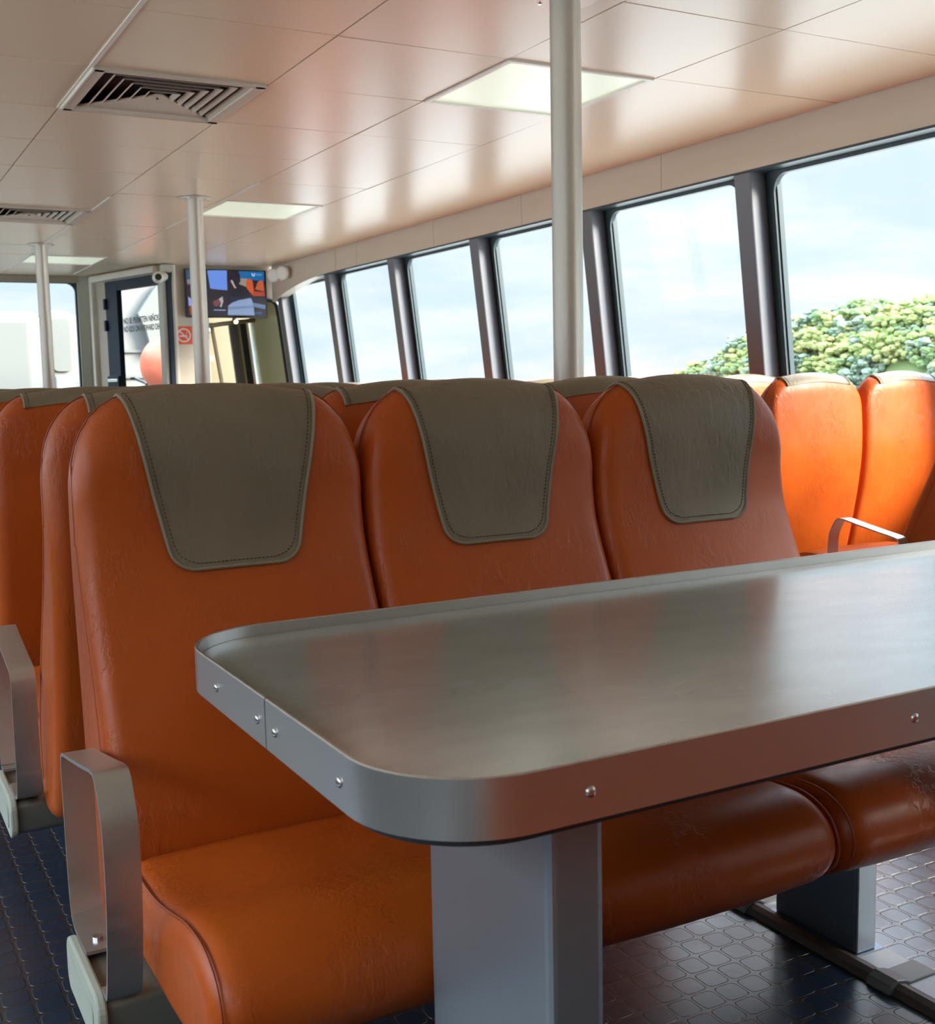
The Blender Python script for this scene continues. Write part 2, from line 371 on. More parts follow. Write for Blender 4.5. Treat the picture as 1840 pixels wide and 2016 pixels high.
# local: x along A->B, y away from the cabin, z up
def sA(s): return s*LAB
b = MB().box(sA(.0), sA(.235), 0, .08, 0, ZC, T=TD).box(sA(.235), sA(1), 0, .08, 2.385, ZC, T=TD)
wd = struct(b.build('wall_door', M_WALLT))
MB().box(sA(.10), sA(1.0), -.09, 0, 2.39, 2.465, T=TD).build('door_header_tube', M_WALL, wd, bevel=.02)
fr = MB()
s0, s1, zt = sA(.235), sA(1.08), 2.385
fr.box(s0, sA(.40), .0, .06, .05, zt, T=TD).box(sA(.40), s1, .0, .06, 2.275, zt, T=TD).box(s1-.05, s1, .0, .06, .05, zt, T=TD).box(sA(.40), s1-.05, .0, .06, .05, .35, T=TD)
door = struct(fr.build('door_1', M_TEAL, bevel=.008))
MB().box(sA(.39), s1-.04, .024, .032, .34, 2.285, T=TD).build('door_glass', M_GLASSD, door)
MB().box(sA(.24), sA(.40), -.03, 0, 1.19, 1.335, T=TD).build('lock_case', M_TEAL, door, bevel=.006)
MB().box(sA(.26), sA(.40), -.05, -.03, 1.265, 1.30, T=TD).build('lock_plate', M_SCREW, door, bevel=.004)
hp = [TD @ Vector(p) for p in ((sA(.46), .06, 1.30), (sA(.47), .11, 1.30), (sA(.60), .115, 1.25), (sA(.64), .10, 1.23))]
MB().tube(hp, .016, 10).build('door_handle', M_MULL, door)
for z in (2.14, 1.9): MB().box(sA(.235)-.01, sA(.235)+.03, -.03, 0, z-.06, z+.06, T=TD).build('door_hinge', M_TEAL, door, bevel=.006)
def text_mesh(body, size, name, mat, T, width=1.0, parent=None):
    cu = bpy.data.curves.new(name, 'FONT'); cu.body = body; cu.size = size; cu.extrude = .0008; cu.offset = size*.022
    t = bpy.data.objects.new(name, cu); C.objects.link(t); dg = bpy.context.evaluated_depsgraph_get()
    me = bpy.data.meshes.new_from_object(t.evaluated_get(dg)); bpy.data.objects.remove(t)
    xs = width/max(v.co.x for v in me.vertices)
    me.transform(T @ Matrix.Rotation(pi/2, 4, 'X') @ Matrix.Diagonal((xs, 1, 1, 1))); me.materials.clear(); me.materials.append(mat)
    o = bpy.data.objects.new(name, me); C.objects.link(o)
    if parent: o.parent = parent
    return o
TT = lambda s, z: TD @ Matrix.Translation((sA(s), .018, z))
text_mesh('NO SE PERMITEN NIÑOS', .088, 'door_lettering', M_TEXT, TT(.455, 1.905), .80, door)
text_mesh('NO KIDS ON FORWARD DECK', .088, 'door_lettering', M_TEXT, TT(.455, 1.812), .88, door)

# short bulkhead facing aft: post, sign panel, screen wall above an opening
YS = 12.3
ws = MB().box(3.24, 3.60, YS, YS+.08, 0, ZC).box(3.60, XW+.02, YS, YS+.08, 2.13, ZC).box(3.60, XW+.2, YS, YS+.08, 0, .75)
wso = struct(ws.build('wall_screen', M_WALL))
MB().box(3.09, 3.22, YS-.10, YS+.10, 0, ZC-.004).build('grey_post', M_WALLG, wso, bevel=.012)
MB().box(3.222, 3.25, YS-.05, YS+.02, 0, ZC-.004).build('edge_strip', M_BATT, wso)
# dark curved gasket round the opening next to the hull
gp = [(4.15, YS-.01, 2.125)]+[(4.28+.09*sin(t), YS-.01, 2.035+.09*cos(t)) for t in (0, .4, .8, 1.2, 1.5)]+[(4.375+LEAN*(2.03-z), YS-.01, z) for z in (1.9, 1.6, 1.3, 1.0, .75)]
MB().tube(gp, .022, 8).build('opening_gasket', M_DARK, wso)
# stair lobby beyond the opening
M_LOB = Mat('lobby_panel_green', (.56, .62, .45, 1), .3).m
M_LOBT = Mat('lobby_panel_tan', (.17, .15, .095, 1), .4).m
lob = MB(); o0 = 4.395
vs = [(o0+LEAN*(2.13-z)+dx-.07*((y-12.4)/.8), y, z) for z in (0, ZC) for y in (12.40, 13.2) for dx in (0, .04)]
lob.add(vs, [(0, 2, 3, 1), (4, 5, 7, 6), (0, 1, 5, 4), (2, 6, 7, 3), (0, 4, 6, 2), (1, 3, 7, 5)])
lobo = struct(lob.build('wall_lobby', M_LOB))
MB().box(3.60, 4.60, 13.95, 14.0, 0, ZC).box(3.55, 3.60, YS+.08, 14.0, 0, ZC).build('lobby_end_panel', M_LOBT, lobo)
MB().box(3.62, 4.10, 13.90, 13.95, 1.50, 1.56).box(3.62, 4.10, 13.90, 13.95, 1.86, 1.9).build('lobby_ledge', M_BATT, lobo)
def strut(name, mat, x0, x1, y, w=.05, zt=1.92, zb=.8, ln=.10):
    v = [(x0+ln*(zt-z)+dx, y+dy, z) for z in (zb, zt) for dy in (0, w) for dx in (0, x1-x0)]
    return MB().add(v, [(0, 2, 3, 1), (4, 5, 7, 6), (0, 1, 5, 4), (2, 6, 7, 3), (0, 4, 6, 2), (1, 3, 7, 5)]).build(name, mat, lobo)
strut('lobby_window_bar', M_MULL, 4.10, 4.17, 13.2); strut('lobby_window_trim', M_LOBT, 4.17, 4.20, 13.19); strut('lobby_window_bar', M_DARK, 4.235, 4.30, 13.2)
strut('lobby_window_edge', M_WHITE, 4.30, 4.325, 13.18); strut('lobby_window_bar', M_WALLT, 3.85, 3.88, 13.1, ln=.14)
strut('lobby_partition', M_LOB, 4.20, 4.235, 13.22)
MB().box(3.6, 4.4, 12.4, 13.9, ZC-.02, ZC).build('lobby_ceiling', M_LOBT, lobo)

# ------------------------------------------------------------------ handrail, lamp in the lobby
t = thing('handrail', 'round pale handrail crossing the lobby opening below the screen', 'handrail', (3.62, 13.05, 1.85))
MB().tube([(0, 0, 0), (.35, 0, .055), (.74, 0, .10)], .026, 12).build('rail', M_LOBT, t, smooth=True)
MB().box(-.02, .01, -.03, .85, -.05, .05).build('bracket', M_WALLG, t)
l = thing('spotlight', 'small lit warm spotlight on the handrail beyond the screen', 'lamp', (4.12, 13.0, 1.925))
MB().cyl((0, 0, 0), (0, .05, .03), .03, 16).build('housing', M_CAMW, l)
MB().sphere((0, -.012, 0), .020, 14, 8).build('bulb', Mat('warm_bulb', (1, .9, .6, 1), emit=(1, .85, .45, 1), es=3).m, l)

# ------------------------------------------------------------------ ceiling fittings
def ceiling_light(x, y, label):
    t = thing('ceiling_light', label, 'light', (x+px/2, y+py/2, ZC), group='square ceiling lights')
    a, b_ = px/2-.004, py/2-.004; f = MB()
    fw = .022
    f.box(-a, a, -b_, -b_+fw, -.005, .02).box(-a, a, b_-fw, b_, -.005, .02).box(-a, -a+fw, -b_+fw, b_-fw, -.005, .02).box(a-fw, a, -b_+fw, b_-fw, -.005, .02)
    f.build('frame', M_BATT, t); MB().box(-a+fw, a-fw, -b_+fw, b_-fw, .004, .012).build('diffuser', M_DIFF, t)
    return t
ceiling_light(2.473, 4.104, 'square frosted ceiling light behind the nearest pole')
ceiling_light(2.473, 7.944, 'square frosted ceiling light just right of the middle pole')
ceiling_light(1.7355, 11.784, 'small distant square ceiling light near the front window')
def vent(x, y, label):
    t = thing('ceiling_vent', label, 'vent', (x+px/2, y+py/2, ZC), pi, group='slatted ceiling air vents')
    a, b_ = px/2-.006, py/2-.006; fw = .05
    MB().box(-a, a, -b_, -b_+fw*.7, -.012, .012).box(-a, a, b_-fw*.7, b_, -.012, .012).box(-a, -a+fw, -b_, b_, -.012, .012).box(a-fw, a, -b_, b_, -.012, .012).build('frame', M_VENT, t, bevel=.004)
    MB().box(-a, a, -b_, b_, .07, .08).build('duct', M_VOID, t)
    A_, B_ = a-fw, b_-fw*.7
    for k in range(6):
        q = 1-k*.155; h, g = A_*q, B_*q; q2 = 1-k*.155-.06; h2, g2 = A_*q2, B_*q2; zb, zt = -.002, .012; th = .004
        b = MB()
        for d in (0, th):
            pass
        o = [(-h, -g, zb), (-h, g, zb), (h, g, zb), (h, -g, zb)]; i_ = [(-h2, -g2, zt), (-h2, g2, zt), (h2, g2, zt), (h2, -g2, zt)]
        o2 = [(p[0]*(1-.012/q), p[1]*(1-.012/q), p[2]) for p in o]; i2 = [(p[0]*(1-.012/q), p[1]*(1-.012/q), p[2]) for p in i_]
        vs = o+i_+o2+i2; fs = []
        for s in range(3): fs += [(s, s+1, s+5, s+4), (s+8, s+12, s+13, s+9), (s, s+8, s+9, s+1), (s+4, s+5, s+13, s+12)]
        fs += [(0, 4, 12, 8), (3, 11, 15, 7)]
        b.add(vs, fs).build('louvre', M_VENT, t)
    MB().add([(-A_+.02, -B_, .004), (A_-.02, -B_, .004), (A_*.04, -.01, .006), (-A_*.04, -.01, .006), (-A_+.02, -B_, .012), (A_-.02, -B_, .012), (A_*.04, -.01, .014), (-A_*.04, -.01, .014)],
             [(0, 1, 2, 3), (7, 6, 5, 4), (0, 4, 5, 1), (1, 5, 6, 2), (2, 6, 7, 3), (3, 7, 4, 0)]).build('blank_plate', M_VENT, t)
    MB().cyl((0, -.06, .0), (0, -.06, .006), .006, 10).build('screw', M_DARK, t)
    MB().box(a-.006, a+.002, -b_, b_, -.016, 0).build('edge_batten', M_BATT, t)
    return t
vent(.998, 4.872, 'large square air vent with slanted louvres nearest the viewer')
vent(.998, 8.712, 'smaller looking ceiling air vent at the left edge, farther forward')

def pole(x, y, label):
    t = thing('support_pole', label, 'pole', (x, y, 0), group='floor to ceiling support poles')
    MB().cyl((0, 0, .012), (0, 0, ZC-.008), .053, 40).build('shaft', M_POLE, t, smooth=True)
    for z0, z1 in ((0, .012), (ZC-.009, ZC-.001)):
        f = MB().cyl((0, 0, z0), (0, 0, z1), .108, 40).build('flange', M_POLE, t, smooth=True, ang=30)
        for k in range(4):
            a = pi/4+k*pi/2; zz = (z1, z1+.005) if z0 == 0 else (z0-.004, z0)
            MB().cyl((.088*cos(a), .088*sin(a), zz[0]), (.088*cos(a), .088*sin(a), zz[1]), .007, 8).build('screw', M_SCREW, f)
    return t
pole(2.262, 3.38, 'thick pale metal pole nearest the viewer, right of centre')
pole(2.262, 7.94, 'pale metal pole in front of the television')
pole(1.715, 10.95, 'thin looking pale pole in front of the front window')

# ------------------------------------------------------------------ seats
BACK = [(-.30, .30), (-.335, .38), (-.345, .45), (-.335, .52), (-.300, .61), (-.262, .70), (-.212, .80), (-.170, .90), (-.156, 1.0), (-.155, 1.08), (-.148, 1.13), (-.130, 1.17), (-.098, 1.192),
        (-.064, 1.182), (-.045, 1.15), (-.038, 1.08), (-.034, .98), (-.034, .86), (-.048, .74), (-.072, .62), (-.105, .48), (-.135, .38), (-.17, .31), (-.23, .285)]
W = .2655
CUSH = [(-.352, .44), (-.42, .447), (-.52, .452), (-.62, .472), (-.70, .490), (-.78, .492), (-.835, .468), (-.858, .425), (-.850, .385), (-.815, .350), (-.75, .325), (-.66, .316), (-.52, .314), (-.42, .318), (-.37, .335), (-.352, .37)]
def normals2(P):
    n = len(P); out = []
    ar = sum(P[i][0]*P[(i+1) % n][1]-P[(i+1) % n][0]*P[i][1] for i in range(n)); sg = 1 if ar > 0 else -1
    for i in range(n):
        t = (P[(i+1) % n]-P[i-1]).normalized(); out.append(Vector((t.y, -t.x))*sg)
    return out
def drop(x, rx=.125, rz=.155):
    e = abs(x)-(W-rx)
    if e <= 0: return .010*(x/(W-rx))**2
    e = min(1, e/rx); return .010+(rz-.010)*(1-sqrt(max(0, 1-e**2.3)))
def warp(x, z):
    g = max(0, min(1, (z-.88)/(1.19-.88))); g = g**1.3
    return z-drop(x)*g
def sweep(P, w, r, use_warp, crown=0., ncol=26, flare=0.):
    Nn = normals2(P); n = len(P); b = MB(); cols = []
    xs = sorted(set([round(-w+r*(1-cos(pi/2*i/5)), 5) for i in range(6)]+[round(-w+r+(2*w-2*r)*i/ncol, 5) for i in range(ncol+1)]+[round(w-r*(1-cos(pi/2*i/5)), 5) for i in range(6)]))
    for x in xs:
        e = max(0, abs(x)-(w-r)); ins = r-sqrt(max(0, r*r-e*e))
        col = []
        for p, nn in zip(P, Nn):
            q = p-nn*ins+nn*crown*(1-(x/w)**2)
            z = warp(x, q.y) if use_warp else q.y
            fx = x*(1+flare*max(0, (.75-q.y))/.45)
            col.append((fx, q.x, z))
        cols.append(col)
    vs = [v for c in cols for v in c]; fs = []
    for i in range(len(cols)-1):
        for j in range(n): fs.append((i*n+j, i*n+(j+1) % n, (i+1)*n+(j+1) % n, (i+1)*n+j))
    fs += [tuple(range(n)), tuple(range(len(cols)*n-1, (len(cols)-1)*n-1, -1))]
    return b.add(vs, fs)
PB = catmull(BACK, 4); PC = catmull(CUSH, 4)
# headrest path: front of the back upwards, over the top, and down behind
path = [p for p in PB]; NB = normals2(PB)
i0 = min(range(len(PB)), key=lambda i: abs(PB[i].y-.885)+(10 if PB[i].x > -.12 else 0))
i1 = min(range(len(PB)), key=lambda i: abs(PB[i].y-1.165)+(10 if PB[i].x < -.08 else 0))
HP = [(PB[i], NB[i]) for i in range(i0, i1+1)]
hs = [0]
for k in range(1, len(HP)): hs.append(hs[-1]+(HP[k][0]-HP[k-1][0]).length)
def hpoint(s, off):
    s = max(0, min(hs[-1]-1e-6, s)); k = max(i for i in range(len(hs)-1) if hs[i] <= s); t = (s-hs[k])/(hs[k+1]-hs[k])
    p = HP[k][0].lerp(HP[k+1][0], t); nn = HP[k][1].lerp(HP[k+1][1], t).normalized(); return p+nn*off
S_TOP = next(hs[k] for k in range(len(HP)) if HP[k][0].x > -.105)
def hw(s, inset=0.):
    t = min(1, s/S_TOP); h = .113+(.178-.113)*t-inset
    rc = .038; s_ = s-inset
    if s_ < rc: h -= rc-sqrt(max(0, rc*rc-(rc-max(0, s_))**2))
    return max(h, 0)
def crownat(x): return .010*(1-(x/W)**2)
def hxyz(x, s, off):
    p = hpoint(s, off+crownat(x)); return (x, p.x, warp(x, p.y))
def make_seat(label, group, full=True):
    t = thing('passenger_seat', label, 'seat', group=group)
    bk = sweep(PB, W, .030, True, .010, flare=.035).build('backrest', M_OR, t, smooth=True, ang=60)
    # taupe headrest cover
    ss = [.0001+.038*(1-cos(pi/2*i/6)) for i in range(7)]+[.04+(hs[-1]-.04)*i/34 for i in range(1, 35)]; nu = 18
    top = [[hxyz(hw(s)*(2*j/nu-1), s, .0035) for j in range(nu+1)] for s in ss]; bot = [[hxyz(hw(s)*(2*j/nu-1), s, -.006) for j in range(nu+1)] for s in ss]
    ns = len(ss); vs = [v for r in top for v in r]+[v for r in bot for v in r]; o = ns*(nu+1); fs = []
    for i in range(ns-1):
        for j in range(nu):
            a = i*(nu+1)+j; fs += [(a, a+1, a+nu+2, a+nu+1), (a+o, a+nu+1+o, a+nu+2+o, a+1+o)]
        a = i*(nu+1); fs += [(a, a+nu+1, a+nu+1+o, a+o), (a+nu, a+nu+o, a+2*nu+1+o, a+2*nu+1)]
    hc = MB().add(vs, fs).build('headrest_cover', M_TAN, bk, smooth=True, ang=50)
    def border(inset, off):
        L = [hxyz(-hw(s, inset), s, off) for s in reversed(ss) if s >= inset]; 
        L += [hxyz(x, inset+.0005, off) for x in [hw(inset+.0005, inset)*(2*j/10-1) for j in range(1, 10)]]
        L += [hxyz(hw(s, inset), s, off) for s in ss if s >= inset]; return L
    MB().tube(border(0, .0045), .0030, 6).build('cover_piping', M_TPIPE, bk, smooth=True)
    if full:
        L = [Vector(p) for p in border(.011, .0045)]; st = MB(); acc = 0; nxt = 0
        for k in range(len(L)-1):
            seg = (L[k+1]-L[k]); ln = seg.length
            while ln > 0 and nxt < acc+ln:
                p = L[k]+seg*((nxt-acc)/ln); q = p+seg.normalized()*.0042
                st.tube([p, q], .0009, 4); nxt += .0075
            acc += ln
        st.build('cover_stitching', M_STITCH, bk)
    # side piping running round the edge of the back
    def fy(z):
        c = [p for p in BACK[:13]]; 
        for k in range(len(c)-1):
            if c[k][1] <= z <= c[k+1][1]: u = (z-c[k][1])/(c[k+1][1]-c[k][1]); return c[k][0]+u*(c[k+1][0]-c[k][0])
        return -.098
    zs = [.36+(.93-.36)*i/12 for i in range(13)]
    fl = lambda z: W*(1+.035*max(0, .75-z)/.45)
    Lp = [(-fl(z), fy(z)+.048, z) for z in zs]
    ztop = 1.188
    for k in range(5): z = .95+.2*k/5; Lp.append((-W, -.108, warp(W, z)))
    xs = [-W*cos(pi/2*i/12) for i in range(1, 13)]
    for x in xs: Lp.append((x, -.098, warp(x, 1.196+.008*(1-(x/W)**2))))
    Rp = [(-p[0], p[1], p[2]) for p in reversed(Lp[:-1])]
    MB().tube(Lp+Rp, .0015, 6).build('side_piping', M_PIPE, bk, smooth=True)
    cu = sweep(PC, W, .042, False, .006).build('cushion', M_OR, t, smooth=True, ang=60)
    for sg in (-1, 1):
        Nn = normals2(PC); L = [(sg*(W-.016), (p-n*.006).x+0, (p-n*.006).y) for p, n in zip(PC, Nn) if p.x < -.40 and not (p.y < .31 and p.x > -.72)]
        L = [(sg*(W-.013), (p+n*-.0035).x, (p+n*-.0035).y) for p, n in zip(PC, Nn)]
        i_s = [i for i in range(len(PC)) if not (PC[i].x > -.37 or (PC[i].y < .33 and PC[i].x > -.76))]
        L = [L[i] for i in i_s]
        MB().tube(L, .0020, 6).build('cushion_piping', M_PIPE, cu, smooth=True)
    return t
def arm_loop():
    # closed strap outline in (y,z), local facing -y
    pts = [(-.262, .335), (-.252, .37), (-.247, .44), (-.245, .52), (-.243, .575), (-.250, .602), (-.270, .612), (-.34, .624), (-.44, .642), (-.51, .655), (-.535, .652), (-.552, .632), (-.572, .590), (-.577, .53), (-.572, .46), (-.560, .40), (-.545, .345), (-.535, .322)]
    c = [Vector(p) for p in catmull(pts, 5, closed=False)]
    foot = [Vector((-.385, .324)), Vector((-.33, .322)), Vector((-.285, .324))]
    c = foot+c
    c += [Vector((-.50, .322))]
    return c
ARM = arm_loop()
def make_frame(label, group, n=3, legs=(.35, 1.44), pitch=.54):
    # local x from 0 (left outer edge of the first seat) to n*pitch ; facing -y
    t = thing('seat_frame', label, 'seat frame', group=group); Lx = n*pitch
    prof = rrect(-.525, -.290, .238, .312, .014, 4)
    MB().prism_x(prof, -.060, Lx+.060).build('beam', M_BEAM, t, smooth=True, ang=40)
    for x0, x1 in ((-.076, -.060), (Lx+.060, Lx+.076)):
        cap = MB().prism_x(rrect(-.535, -.280, .230, .322, .03, 6), x0, x1).build('end_cap', M_CAP, t, bevel=.004)
        MB().prism_x(rrect(-.505, -.31, .25, .30, .012, 4), x0-.002 if x0 < 0 else x1, x0 if x0 < 0 else x1+.002).build('cap_panel', M_CAP, cap)
    for xa in (-.062, Lx+.012):
        b = MB(); th = .0055; w_ = .050; P = ARM; n_ = len(P); vs = []
        for i, p in enumerate(P):
            tg = (P[min(i+1, n_-1)]-P[max(i-1, 0)]).normalized(); nn = Vector((tg.y, -tg.x))
            for d in (-th/2, th/2):
                for x in (xa, xa+w_): q = p+nn*d; vs.append((x, q.x, q.y))
        fs = []
        for i in range(n_-1):
            a = i*4; c = a+4
            fs += [(a, a+1, c+1, c), (a+2, c+2, c+3, a+3), (a, c, c+2, a+2), (a+1, a+3, c+3, c+1)]
        fs += [(0, 2, 3, 1), ((n_-1)*4, (n_-1)*4+1, (n_-1)*4+3, (n_-1)*4+2)]
        ar = b.add(vs, fs).build('armrest', M_ALU, t, smooth=True, ang=50)
        MB().cyl((xa+.025, -.345, .325), (xa+.025, -.345, .331), .008, 12).build('screw', M_SCREW, ar)
    for x in legs:
        lg = MB().box(x-.0275, x+.0275, -.570+.215, -.575+.235, .012, .24)
        lg = MB(); lg.box(x-.026, x+.020, -.355, -.345, .012, .24).box(x-.028, x-.020, -.572, -.345, .012, .24).box(x-.028, x+.026, -.578, -.570, .012, .24)
        lo = lg.build('leg', M_SLEG, t, bevel=.003)
        MB().box(x-.045, x+.045, -.585, -.335, 0, .012).build('foot_plate', M_SLEG, lo)
        MB().cyl((x-.030, -.37, .055), (x-.028, -.37, .055), .006, 10).build('bolt', M_SCREW, lo)
    return t
PX = .54; X0 = .345; XWB = 3.345
pos = ['left', 'middle', 'right']
G = 'orange seats of the centre block'; GW = 'orange seats by the windows'
proto = None; fproto = None; wproto = None
def place_seat(x, yp, facing, label, group, name=None):
    global proto
    if proto is None: proto = make_seat(label, group); s = proto
    else: s = copy_tree(proto)
    s['label'] = label; s['group'] = group; s.location = (x, yp, 0); s.rotation_euler = (0, 0, 0 if facing < 0 else pi)
    return s
def place_frame(x0, n, yp, facing, label, group):
    global fproto, wproto
    if n == 3:
        if fproto is None: fproto = make_frame(label, group, 3, (.27, 1.443)); s = fproto
        else: s = copy_tree(fproto)
    else:
        if wproto is None: wproto = make_frame(label, group, 2, (.27, .81)); s = wproto
        else: s = copy_tree(wproto)
    s['label'] = label; s['group'] = group; s.rotation_euler = (0, 0, 0 if facing < 0 else pi)
    s.location = (x0 if facing < 0 else x0+n*PX, yp, 0)
    return s
near = ['left orange seat with taupe headrest facing the metal table, nearest the viewer', 'middle orange seat with taupe headrest facing the metal table', 'right orange seat with taupe headrest facing the metal table']
Y1P = 2.17
for i in range(3): place_seat(X0+PX*(i+.5), Y1P, -1, near[i], 'three seats facing the table')
place_frame(X0, 3, Y1P, -1, 'metal beam, armrest and legs under the seats facing the table', 'seat frames of the centre block')
for i in range(3): place_seat(X0+PX*(i+.5), Y1P+.12, 1, 'orange seat back to back with the %s seat facing the table' % pos[i], 'seats back to back with the table seats')
place_frame(X0, 3, Y1P+.12, 1, 'metal seat frame just behind the table seats, armrest at left edge', 'seat frames of the centre block')
ordn = ['second', 'third', 'fourth', 'fifth', 'sixth', 'seventh', 'eighth', 'ninth']
for r in range(7):
    yp = 3.16+.99*r
    for i in range(3): place_seat(X0+PX*(i+.5), yp, 1, 'orange forward facing seat, %s row beyond the table seats, %s of three' % (ordn[r], pos[i]), G)
    place_frame(X0, 3, yp, 1, 'seat frame carrying the %s row beyond the table seats' % ordn[r], 'seat frames of the centre block')
wl_ = ['first', 'second', 'third', 'fourth', 'fifth', 'sixth', 'seventh', 'eighth', 'ninth']
for r in range(9):
    yp = 2.57 if r == 0 else 2.50+.985*r
    for i in range(2): place_seat(XWB+PX*(i+.5), yp, 1, 'bright orange window side seat, %s row from the right edge, %s one' % (wl_[r], 'aisle' if i == 0 else 'window'), GW)
    place_frame(XWB, 2, yp, 1, 'seat frame with armrest, window side, %s row from the right edge' % wl_[r], 'seat frames by the windows')
# the row on the viewer's side of the table
for i in range(3): place_seat(X0+PX*(i+.5), -.22, 1, 'orange seat on the viewer side of the table, %s one' % pos[i], 'seats on the near side of the table')
place_frame(X0, 3, -.22, 1, 'seat frame on the viewer side of the table', 'seat frames of the centre block')

# ------------------------------------------------------------------ table
tb = thing('table', 'large grey metal edged table with rounded corners in the foreground', 'table', (1.36, 1.304, 0))
TX, TY = .937, .404; RZ = .137     # half sizes, corner radius
def rr(o, n=14): return rrect(-TX+o, TX-o, -TY+o, TY-o, RZ-o, n)
MB().prism_z(rr(.006), .782, .812).build('tabletop', M_LAM, tb, bevel=.001)
MB().prism_z(rr(.012), .758, .7815).build('underside_board', M_DARK, tb)
pth = rrect(-TX, TX, -TY, TY, RZ, 14)
# begin at the seam on the left edge
sy = 1.287-1.304
k0 = next(i for i in range(len(pth)) if abs(pth[i][0]+TX) < 1e-6 and abs(pth[(i+1) % len(pth)][0]+TX) < 1e-6)
loop = pth[k0+1:]+pth[:k0+1]
loop = [(-TX, sy-.0015)]+loop+[(-TX, sy+.0015)]
b = MB(); n_ = len(loop); vs = []
for i, p in enumerate(loop):
    p = Vector(p); a = Vector(loop[max(i-1, 0)]); c = Vector(loop[min(i+1, n_-1)]); tg = (c-a).normalized(); nn = Vector((-tg.y, tg.x))
    if nn.dot(Vector((0, 0))-p) < 0: nn = -nn
    for off, z in ((0, .768), (.0055, .768), (.0055, .8285), (.004, .830), (.0015, .830), (0, .8285)): q = p+nn*off; vs.append((q.x, q.y, z))
fs = []
for i in range(n_-1):
    for j in range(6): fs.append((i*6+j, i*6+(j+1) % 6, (i+1)*6+(j+1) % 6, (i+1)*6+j))
fs += [tuple(range(6)), tuple(range((n_-1)*6, n_*6))]
rim = b.add(vs, fs).build('edge_trim', M_RIM, tb, smooth=True, ang=30)
MB().box(-TX+.0008, -TX+.005, sy-.004, sy+.004, .768, .829).build('trim_seam', M_DARK, rim)
riv = [(-TX, y-1.304, (-1, 0)) for y in (1.487, 1.316, 1.253, 1.057)]+[(x-1.36, -TY, (0, -1)) for x in (.623, 1.083, 1.543, 2.0)]+[(x-1.36, TY, (0, 1)) for x in (.623, 1.083, 1.543, 2.0)]+[(TX, y, (1, 0)) for y in (-.2, .2)]
for x, y, (dx, dy) in riv:
    s = MB().sphere((0, 0, 0), .0062, 14, 6, (1, 1, .6), half=True)
    D = Vector((dx, dy, 0)); T_ = Matrix.Translation((x, y, .797)) @ D.to_track_quat('Z', 'Y').to_matrix().to_4x4()
    s.v = [tuple(T_ @ Vector(v)) for v in s.v]; s.build('rivet', M_SCREW, rim, smooth=True)
for lx in (.637-1.36, 1.95-1.36):
    lg = MB().box(lx, lx+.074, 1.0-1.304, 1.292-1.304, .008, .758).build('leg', M_LEG, tb, bevel=.010, seg=3)
    MB().box(lx-.02, lx+.090, .98-1.304, 1.31-1.304, 0, .008).build('foot_plate', M_LEG, lg)

# ------------------------------------------------------------------ floor rails
def floor_rail(x0, y0, y1, label):
    t = thing('floor_rail', label, 'rail', (x0, 0, 0), group='seat mounting rails on the floor')
    MB().box(.045, .125, y0, y1, 0, .010).build('track', M_TRACK, t, bevel=.002)
    prof = [(0, 0), (.006, .014), (.020, .020), (.036, .016), (.046, .004), (.046, 0)]
    b = MB(); b.prism([(x, z) for x, z in prof], y0, y1).build('edge_cover', Mat('brown_rubber', (.07, .05, .042, 1), .5).m, t, bevel=.001)
    y = 1.49-.405*12
    while y < y1:
        if y > y0:
            pr = [(-.008, 0), (-.004, .016), (.016, .026), (.040, .021), (.056, .0145), (.13, .0145), (.134, 0)]
            MB().prism(pr, y-.030, y+.030).build('clamp', Mat('grey_clamp', (.16, .16, .155, 1), .45).m, t, bevel=.004)
        y += .405
    return t
floor_rail(1.712, -1.2, 9.6, 'pale seat rail with rubber edge and grey clamps at lower right')

# ------------------------------------------------------------------ television, sign, camera, lamps
tv = thing('television', 'wall mounted television showing a blurred video of seated people', 'television', (3.783, YS-.09, 2.18))
hw_, hh = .448, .255
MB().box(-hw_, hw_, 0, .045, -hh, hh).build('casing', M_LENS, tv, bevel=.004)
MB().box(-.12, .12, .045, .086, -.10, .10).build('wall_bracket', M_DARK, tv)
def em(name, c, s=1.): return Mat(name, (0, 0, 0, 1), .2, emit=c, es=s*.52).m
sc = MB().box(-hw_+.015, hw_-.015, -.002, .0, -hh+.018, hh-.015).build('screen', em('screen_dark', srgb(36, 30, 42)), tv)
def pix(pts, c, k, nm='screen_shape'):
    # pts in zoomed crop coordinates of the screen: left 160 right 1650, top 190 bottom 1080
    Q = [(-hw_+.015+(x-170)/(1640-170)*(2*hw_-.03), hh-.015-(y-200-(x-170)*.015)/(1070-200)*(2*hh-.033)) for x, y in pts]
    MB().prism(Q, -.003-.0004*k, -.002).build(nm, em('screen_glow', srgb(*c)), sc)
pix([(175, 200), (290, 200), (290, 380), (180, 380)], (40, 70, 95), 1)
pix([(180, 380), (300, 370), (310, 470), (190, 470)], (120, 115, 125), 1)
pix([(190, 700), (240, 750), (330, 760), (330, 890), (195, 880)], (140, 150, 215), 1)
pix([(200, 900), (330, 890), (340, 1040), (210, 1050)], (140, 65, 35), 1)
pix([(560, 205), (920, 200), (915, 580), (760, 570), (600, 550)], (98, 135, 215), 1)
pix([(1140, 210), (1620, 215), (1620, 400), (1400, 380), (1150, 350)], (25, 95, 150), 1)
pix([(1160, 350), (1300, 350), (1290, 520), (1140, 460)], (140, 130, 120), 2)
pix([(1290, 380), (1350, 350), (1400, 400), (1420, 620), (1400, 680), (1290, 560), (1270, 460)], (190, 80, 40), 3)
pix([(1460, 520), (1500, 410), (1560, 385), (1600, 400), (1620, 600), (1440, 560)], (180, 85, 50), 3)
